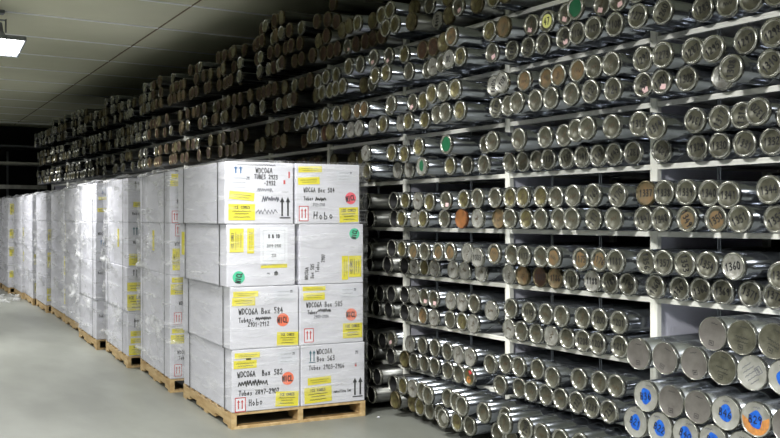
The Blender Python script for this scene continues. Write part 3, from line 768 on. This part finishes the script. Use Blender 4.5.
# --- front faces of the nearest stack, read off the photograph
b = boxes[(0, 3, 0)]
paper(b, .22, .66, .31, .25); blackarrows(b, .19, .86, .13, .12, 'blue_ink', False, 'up_arrows', 'printed blue up arrows')
write(b, .44, .86, 'WDC06A', .036); write(b, .42, .76, 'TUBES 2923', .03); write(b, .56, .66, '-2932', .03)
scrib(b, .45, .95, .55, .012, 30, 'ink_soft'); scrib(b, .57, .55, .22, .03, 14, 'ink_soft'); scrib(b, .66, .4, .25, .045, 16, 'ink_soft', .008); scrib(b, .6, .2, .3, .04, 12, 'ink_soft')
yellow(b, .24, .45, .36, .13, kind='slim', tilt=-5); yellow(b, .24, .19, .38, .26)
blackarrows(b, .87, .27, .16, .34); write(b, .84, .66, 'X', .02, .004, 0, 'red_ink'); scrib(b, .87, .52, .1, .008, 8, 'ink_soft', .002)
face_art('red_mark', b, [(rect2d(.016, .03, *P(.86, .68)), 0), (rect2d(.012, .05, *P(.93, .8)), 0)], ['red_ink'], 'small red printed mark')
b = boxes[(0, 3, 1)]
yellow(b, .22, .9, .36, .1, kind='slim', tilt=2); yellow(b, .2, .71, .33, .12, kind='slim', tilt=3); paper(b, .76, .8, .26, .18)
write(b, .12, .56, 'WDC6A Box 584', .032); write(b, .12, .42, 'Tubes', .026); scrib(b, .38, .41, .16, .03, 10, 'ink', .009); write(b, .26, .32, '2925-2932', .018, .003, 0, 'ink_soft')
redarrows(b, .12, .17, .15, .26); write(b, .27, .14, 'Hobo', .05, .006, 0, 'ink', 1.1); yellow(b, .82, .15, .3, .25, tilt=2); circ(b, .85, .43, .048, 'pink_sticker', 'NICL', 10, 'pink round sticker')
b = boxes[(0, 2, 0)]
yellow(b, .14, .74, .2, .38, rot=90); yellow(b, .34, .73, .1, .4, rot=90, kind='slim')
face_art('paper_backing', b, [(rect2d(.215, .03, *P(.68, .32)), 0)], ['yellow_label'], 'pale yellow strip below the sheet')
paper(b, .68, .64, .4, .62, 'paper', big=[('8 & 10', .09), ('2899-2930', .075), ('232', .075)])
circ(b, .17, .15, .048, 'green_sticker', 'NICL', 80, 'green round sticker'); scrib(b, .71, .2, .05, .035, 8, 'ink', .008); scrib(b, .6, .2, .04, .012, 4, 'ink_soft')
b = boxes[(0, 2, 1)]
circ(b, .85, .83, .045, 'green_sticker', 'NICL', 80, 'green round sticker')
yellow(b, .7, .26, .1, .4, rot=90, kind='slim'); yellow(b, .86, .28, .2, .36, rot=90)
for i, (tx, v0) in enumerate((('WDC06A', .08), ('Box 585', .1), ('Tubes', .2), ('2907', .36))): write(b, .1+.085*i, v0, tx, .026, .0035, 88, 'ink')
b = boxes[(0, 1, 0)]
yellow(b, .22, .88, .36, .09, kind='slim'); yellow(b, .19, .76, .33, .13, kind='slim'); paper(b, .78, .84, .3, .2)
write(b, .12, .6, 'WDC06A Box 584', .04, .005); write(b, .12, .47, 'Tubes:', .032); scrib(b, .47, .48, .22, .025, 16, 'ink', .008); write(b, .25, .39, '2901-2912', .03, .004)
circ(b, .76, .44, .05, 'orange_sticker', 'NICL', 0, 'orange round sticker reading NICL'); yellow(b, .83, .13, .32, .22, tilt=-2)
b = boxes[(0, 1, 1)]
yellow(b, .22, .93, .35, .07, kind='slim'); yellow(b, .22, .8, .33, .12, kind='slim'); paper(b, .76, .83, .28, .2)
write(b, .1, .66, 'WDC06A Box 585', .035); write(b, .12, .54, 'Tubes', .026); scrib(b, .38, .56, .2, .025, 14, 'ink', .009); write(b, .22, .46, '2903-2904', .022, .003, 0, 'ink_soft')
redarrows(b, .14, .16, .15, .24); circ(b, .8, .47, .049, 'orange_sticker', 'NICL', 0, 'orange round sticker reading NICL'); yellow(b, .82, .2, .31, .25)
b = boxes[(0, 0, 0)]
yellow(b, .22, .9, .36, .09, kind='slim'); yellow(b, .19, .76, .33, .13, kind='slim'); paper(b, .8, .82, .28, .2)
scrib(b, .24, .86, .06, .1, 5, 'ink', .012, 'marker_stroke')
write(b, .08, .6, 'WDC06A  Box 582', .038, .005); scrib(b, .3, .45, .42, .045, 22, 'ink', .011); write(b, .1, .3, 'Tubes 2897-2902', .034, .005)
redarrows(b, .12, .12, .16, .24); write(b, .24, .14, 'Hobo', .045, .005); circ(b, .81, .48, .05, 'orange_sticker', 'NICL', 0, 'orange round sticker reading NICL'); yellow(b, .8, .15, .34, .24, tilt=-3)
b = boxes[(0, 0, 1)]
blackarrows(b, .17, .81, .1, .2, 'teal_ink', True, 'up_arrows', 'printed teal up arrows'); paper(b, .76, .75, .3, .26, 'box_white', 0)
write(b, .24, .88, 'WDC06A', .035); write(b, .24, .76, 'Box 563', .035); write(b, .12, .62, 'Tubes 2903-2906', .032, .004)
yellow(b, .28, .4, .36, .12, kind='slim', tilt=2); yellow(b, .26, .17, .42, .26, tilt=2)
write(b, .5, .2, 'sensitive Inc', .02, .004, 0, 'ink', .75, 'printed_text'); blackarrows(b, .88, .24, .16, .32); face_art('red_mark', b, [(rect2d(.018, .03, *P(.85, .62)), 0)], ['red_ink'], 'small red printed mark')
# --- the strips of front face that show on the stacks behind
def fronts(si, specs):
    for ly, items in specs.items():
        b = boxes[(si, ly, 0)]
        for it in items:
            k = it[0]
            if k == 'y': yellow(b, *it[1:5], kind='full')
            elif k == 's': yellow(b, *it[1:5], kind='slim')
            elif k == 'v': yellow(b, *it[1:5], rot=90)
            elif k == 'r': redarrows(b, it[1], it[2])
            elif k == 'a': blackarrows(b, it[1], it[2], .1, .2, it[3], False, 'up_arrows', 'printed up arrows')
            elif k == 'w': write(b, it[1], it[2], it[3], .03, .004)
            elif k == 'p': paper(b, *it[1:5])
fronts(1, {3: [('s', .2, .9, .34, .09), ('s', .18, .77, .34, .12), ('p', .17, .58, .18, .2), ('r', .1, .12), ('w', .12, .42, 'Box 590')],
           2: [('r', .15, .86), ('v', .12, .3, .16, .42), ('w', .08, .6, 'WDC')],
           1: [('s', .2, .9, .34, .1), ('y', .18, .72, .34, .2), ('r', .13, .16), ('w', .15, .45, 'WDC06A')],
           0: [('s', .2, .92, .34, .09), ('y', .18, .76, .34, .17), ('r', .13, .16), ('w', .12, .5, 'WDC06'), ('w', .14, .4, 'Tubes')]})
fronts(2, {3: [('a', .17, .82, 'ink'), ('w', .08, .2, 'Hobo'), ('s', .2, .4, .2, .12)], 2: [('a', .14, .8, 'teal_ink'), ('w', .1, .55, 'WDC'), ('y', .18, .16, .32, .26)],
           1: [('a', .16, .85, 'ink'), ('s', .18, .55, .34, .2), ('y', .2, .2, .38, .36)], 0: [('w', .12, .8, 'Box'), ('a', .16, .72, 'ink'), ('s', .2, .5, .3, .12), ('s', .2, .34, .3, .12), ('y', .2, .13, .36, .22)]})
fronts(3, {3: [('a', .16, .78, 'blue_ink'), ('s', .14, .6, .2, .08), ('s', .14, .3, .24, .1)], 2: [('w', .05, .7, 'WDC'), ('a', .14, .45, 'blue_ink')], 1: [('w', .05, .7, 'Box')], 0: [('w', .05, .6, 'Tub')]})
fronts(4, {3: [('s', .14, .6, .2, .2)], 1: [('s', .1, .5, .2, .2)]})
fronts(5, {2: [('v', .14, .62, .2, .62)], 1: [('v', .14, .55, .22, .6), ('w', .06, .9, 'WDC')], 0: [('v', .14, .55, .22, .5), ('w', .08, .15, 'II')]})
fronts(6, {2: [('v', .14, .5, .2, .4)], 1: [('v', .14, .6, .2, .55)], 0: [('y', .14, .5, .22, .2), ('y', .14, .25, .22, .2)]})
fronts(7, {1: [('v', .12, .5, .14, .4)], 0: [('v', .12, .4, .14, .4)]})
fronts(8, {1: [('v', .12, .5, .14, .4)], 2: [('v', .12, .5, .14, .4)]})
fronts(9, {3: [('v', .2, .5, .3, .5)], 2: [('y', .2, .4, .3, .4)], 1: [('y', .2, .6, .3, .4)], 0: [('y', .2, .6, .3, .3)]})
# taped-over green-yellow slip on long sides
for si, ly, yy, zz in ((0, 2, 1.3, .3), (1, 2, .75, .3), (2, 2, .6, .3)):
    bx = boxes[(si, ly, 0)]; mb = MB(); mb.box((-.001, yy, zz), (.002, .09, .2)); o = mb.build('yellow_slip', ['yellow_label'], bx); o['label'] = 'yellow slip under the film'
# white notes under film, left sides
# loose film trailing on the floor
mb = MB(); pts = []
cx, cy = floor_point(20, 300)
vs = []
for i in range(25):
    a = i/24*math.pi*2.2; rr = .16+.05*math.sin(i*1.7)
    px, py = cx-.25+rr*math.cos(a)*1.1, cy-.1+rr*math.sin(a)*2.2
    for k in range(3): vs.append((px+.02*k, py+.012*k, .004+.05*k+.02*math.sin(i*2.1)*(k > 0)))
fs = [(3*i+k, 3*i+k+1, 3*i+k+4, 3*i+k+3) for i in range(24) for k in range(2)]
mb.add(vs, fs, 0, True); tag(mb.build('loose_film', ['film_heavy']), 'loose curl of clear film lying on the floor beside the far pallets', 'film')
# crumb of ice on the floor
for (px, py, s, lab) in ((378.5, 418, .012, 'tiny white ice crumb on the bare floor beside the nearest pallet'), (406.5, 409, .05, 'pale crumpled scrap under the lowest tubes')):
    import bmesh
    bm = bmesh.new(); bmesh.ops.create_icosphere(bm, subdivisions=2, radius=s)
    for v in bm.verts: v.co = v.co*random.uniform(.7, 1.1); v.co.z = v.co.z*.6+s*.45
    zmin = min(v.co.z for v in bm.verts)
    for v in bm.verts: v.co.z -= zmin
    me = bpy.data.meshes.new('scrap'); bm.to_mesh(me); bm.free(); me.materials.append(M['paper_soft'])
    o = bpy.data.objects.new('ice_crumb' if s < .02 else 'crumpled_scrap', me); COL.objects.link(o)
    fx, fy = floor_point(px, py); o.location = (fx, fy, 0); tag(o, lab, 'debris')

# ------------------------------------------------------------------ room
RX0, RX1, RY0, RY1 = -2.6, 5.6, -3.5, 27.0
def struct(name, c, d, m):
    mb = MB(); mb.box((0, 0, 0), d); o = mb.build(name, [m], loc=c); o['kind'] = 'structure'; return o
struct('floor', ((RX0+RX1)/2, (RY0+RY1)/2, -.05), (RX1-RX0, RY1-RY0, .1), 'floor_concrete')
struct('ceiling', ((RX0+RX1)/2, (RY0+RY1)/2, CEIL+.05), (RX1-RX0, RY1-RY0, .1), 'ceiling_paint')
struct('wall_right', (RX1+.05, (RY0+RY1)/2, CEIL/2), (.1, RY1-RY0, CEIL), 'wall_dark')
struct('wall_left', (RX0-.05, (RY0+RY1)/2, CEIL/2), (.1, RY1-RY0, CEIL), 'wall_paint')
struct('wall_back', ((RX0+RX1)/2, RY1+.05, CEIL/2), (RX1-RX0+.2, .1, CEIL), 'wall_dark')
struct('wall_front', ((RX0+RX1)/2, RY0-.05, CEIL/2), (RX1-RX0+.2, .1, CEIL), 'wall_paint')
k = 1
y = 12.0-1.47*10
while y < 25.6:
    struct(f'trim_{k}', ((RX0+RX1)/2, y, CEIL-.004), (RX1-RX0, .05, .012), 'ceiling_strip'); k += 1; y += 1.47
# long joint in the ceiling
pa = floor_point(200, 0, CEIL); pb = floor_point(18, 122, CEIL)
dx, dy = pb[0]-pa[0], pb[1]-pa[1]; L = math.hypot(dx, dy)
mb = MB(); mb.box((0, 0, 0), (.016, L*1.3, .008)); o = mb.build(f'trim_{k}', ['joint'], loc=((pa[0]+pb[0])/2-dx*.1, (pa[1]+pb[1])/2-dy*.1, CEIL-.006), rot=(0, 0, -math.atan2(dx, dy))); o['kind'] = 'structure'
# dark drop edge where the bright ceiling ends
struct(f'trim_{k+1}', ((RX0+RX1)/2, 25.7, CEIL-.02), (RX1-RX0, .06, .04), 'ceiling_strip')
# far cross aisle rack
fr = empty('far_rack', (3.5, 26.0, 0)); tag(fr, 'empty dark rack with pale horizontal beams across the far end of the aisle', 'rack')
for z, t, m in ((2.93+.12, .05, 'rack_paint'), (2.42, .1, 'rack_shelf'), (3.5, .03, 'lamp_grey'), (1.8, .06, 'rack_shelf'), (1.2, .06, 'rack_shelf'), (.5, .06, 'rack_shelf')):
    mb = MB(); mb.box((0, .0, z), (3.6, .05, t)); mb.build('beam', [m], fr)
    mb = MB(); mb.box((0, .45, z-.02), (3.6, .8, .02)); mb.build('shelf', [m], fr)
for xx in (-1.75, -.62, .0, .95, 1.75):
    mb = MB(); mb.box((xx, .85, 1.7), (.05, .05, 3.4)); mb.build('post', ['lamp_grey'], fr)

# ------------------------------------------------------------------ lamps
def lamp(x, y, n, lab, power, aim=0, spread=144, side=0):
    root = empty('ceiling_lamp', (x, y, CEIL-(.06 if side else 0)))
    root.rotation_euler = (0, -R(side), 0)
    tag(root, lab, 'lamp', 'high-bay lamps along the aisle ceiling')
    mb = MB(); mb.box((0, 0, -.02), (.16, .12, .04)); mb.box((0, 0, -.09), (.05, .05, .12)); mb.build('bracket', ['lamp_grey'], root)
    tilt = Matrix.Rotation(R(-12), 3, 'X')
    mb = MB()
    for s in (-1, 1): mb.box((s*.1, 0, -.18), (.012, .05, .16))
    mb.box((0, 0, -.115), (.2, .05, .012)); mb.build('yoke', ['lamp_grey'], root)
    mb = MB()
    pr = [(.0, .0), (.0, .06), (.1, .075), (.16, .11)]
    for (ca, ra), (cb, rb) in zip(pr, pr[1:]):
        va = [Vector((ra*math.cos(i*math.pi/8), ra*math.sin(i*math.pi/8), -.15-ca)) for i in range(16)]
        vb = [Vector((rb*math.cos(i*math.pi/8), rb*math.sin(i*math.pi/8), -.15-cb)) for i in range(16)]
        mb.add(va+vb, [(i, (i+1) % 16, 16+(i+1) % 16, 16+i) for i in range(16)], 0, True)
    mb.build('ballast_housing', ['lamp_grey'], root)
    mb = MB(); c = Vector((0, 0, -.42)); W, Dp = .56, .56
    for (a, b_, d) in (((-W/2, 0, 0), None, (.015, Dp, .05)), ((W/2, 0, 0), None, (.015, Dp, .05)), ((0, -Dp/2, 0), None, (W, .015, .05)), ((0, Dp/2, 0), None, (W, .015, .05)), ((0, 0, .025), None, (W, Dp, .008))):
        mb.box(c+tilt@Vector(a), d, 0, tilt)
    mb.build('reflector', ['lamp_grey'], root)
    mb = MB(); mb.box(c+tilt@Vector((0, 0, 0)), (W-.03, Dp-.03, .004), 0, tilt); mb.build('lens', ['lamp_lens'], root)
    mb = MB()
    for i in range(1, 8):
        f = -W/2+W*i/8; mb.box(c+tilt@Vector((f, 0, -.014)), (.003, Dp-.02, .02), 0, tilt); mb.box(c+tilt@Vector((0, f, -.014)), (W-.02, .003, .02), 0, tilt)
    mb.build('louver', ['lamp_grey'], root)
    ld = bpy.data.lights.new('lamp_light', 'AREA'); ld.shape = 'SQUARE'; ld.size = .52; ld.energy = power; ld.color = (1, 1, .985)
    lo = bpy.data.objects.new('lamp_light', ld); COL.objects.link(lo); lo.parent = root
    lo.location = c+tilt@Vector((0, 0, -.03)); lo.rotation_euler = (aim, 0, 0); ld.spread = R(spread)
for xx, yy, pw, lab in ((1.87, -.6, 330, 'bright square ceiling lamp behind the camera'), (1.87, 5.6, 170, 'bright square ceiling lamp above the nearest wrapped stack'), (1.87, 12.0, 210, 'bright square high-bay lamp hanging at the top left of the picture'), (1.87, 18.4, 210, 'bright square ceiling lamp farther down the aisle'), (1.87, 24.2, 90, 'bright square ceiling lamp at the far end of the aisle'),
                        (-1.4, 2.0, 400, 'added unseen square lamp left of the camera, brightening rack and box fronts'), (-1.4, 9, 130, 'added unseen square lamp by the left wall, farther along, for frontal light')):  # both left-wall lamps are added out of view for more frontal light
    lamp(xx, yy, 0, lab, pw, 0, 128 if yy == 2.0 else 144, 32 if yy == 2.0 else 0)
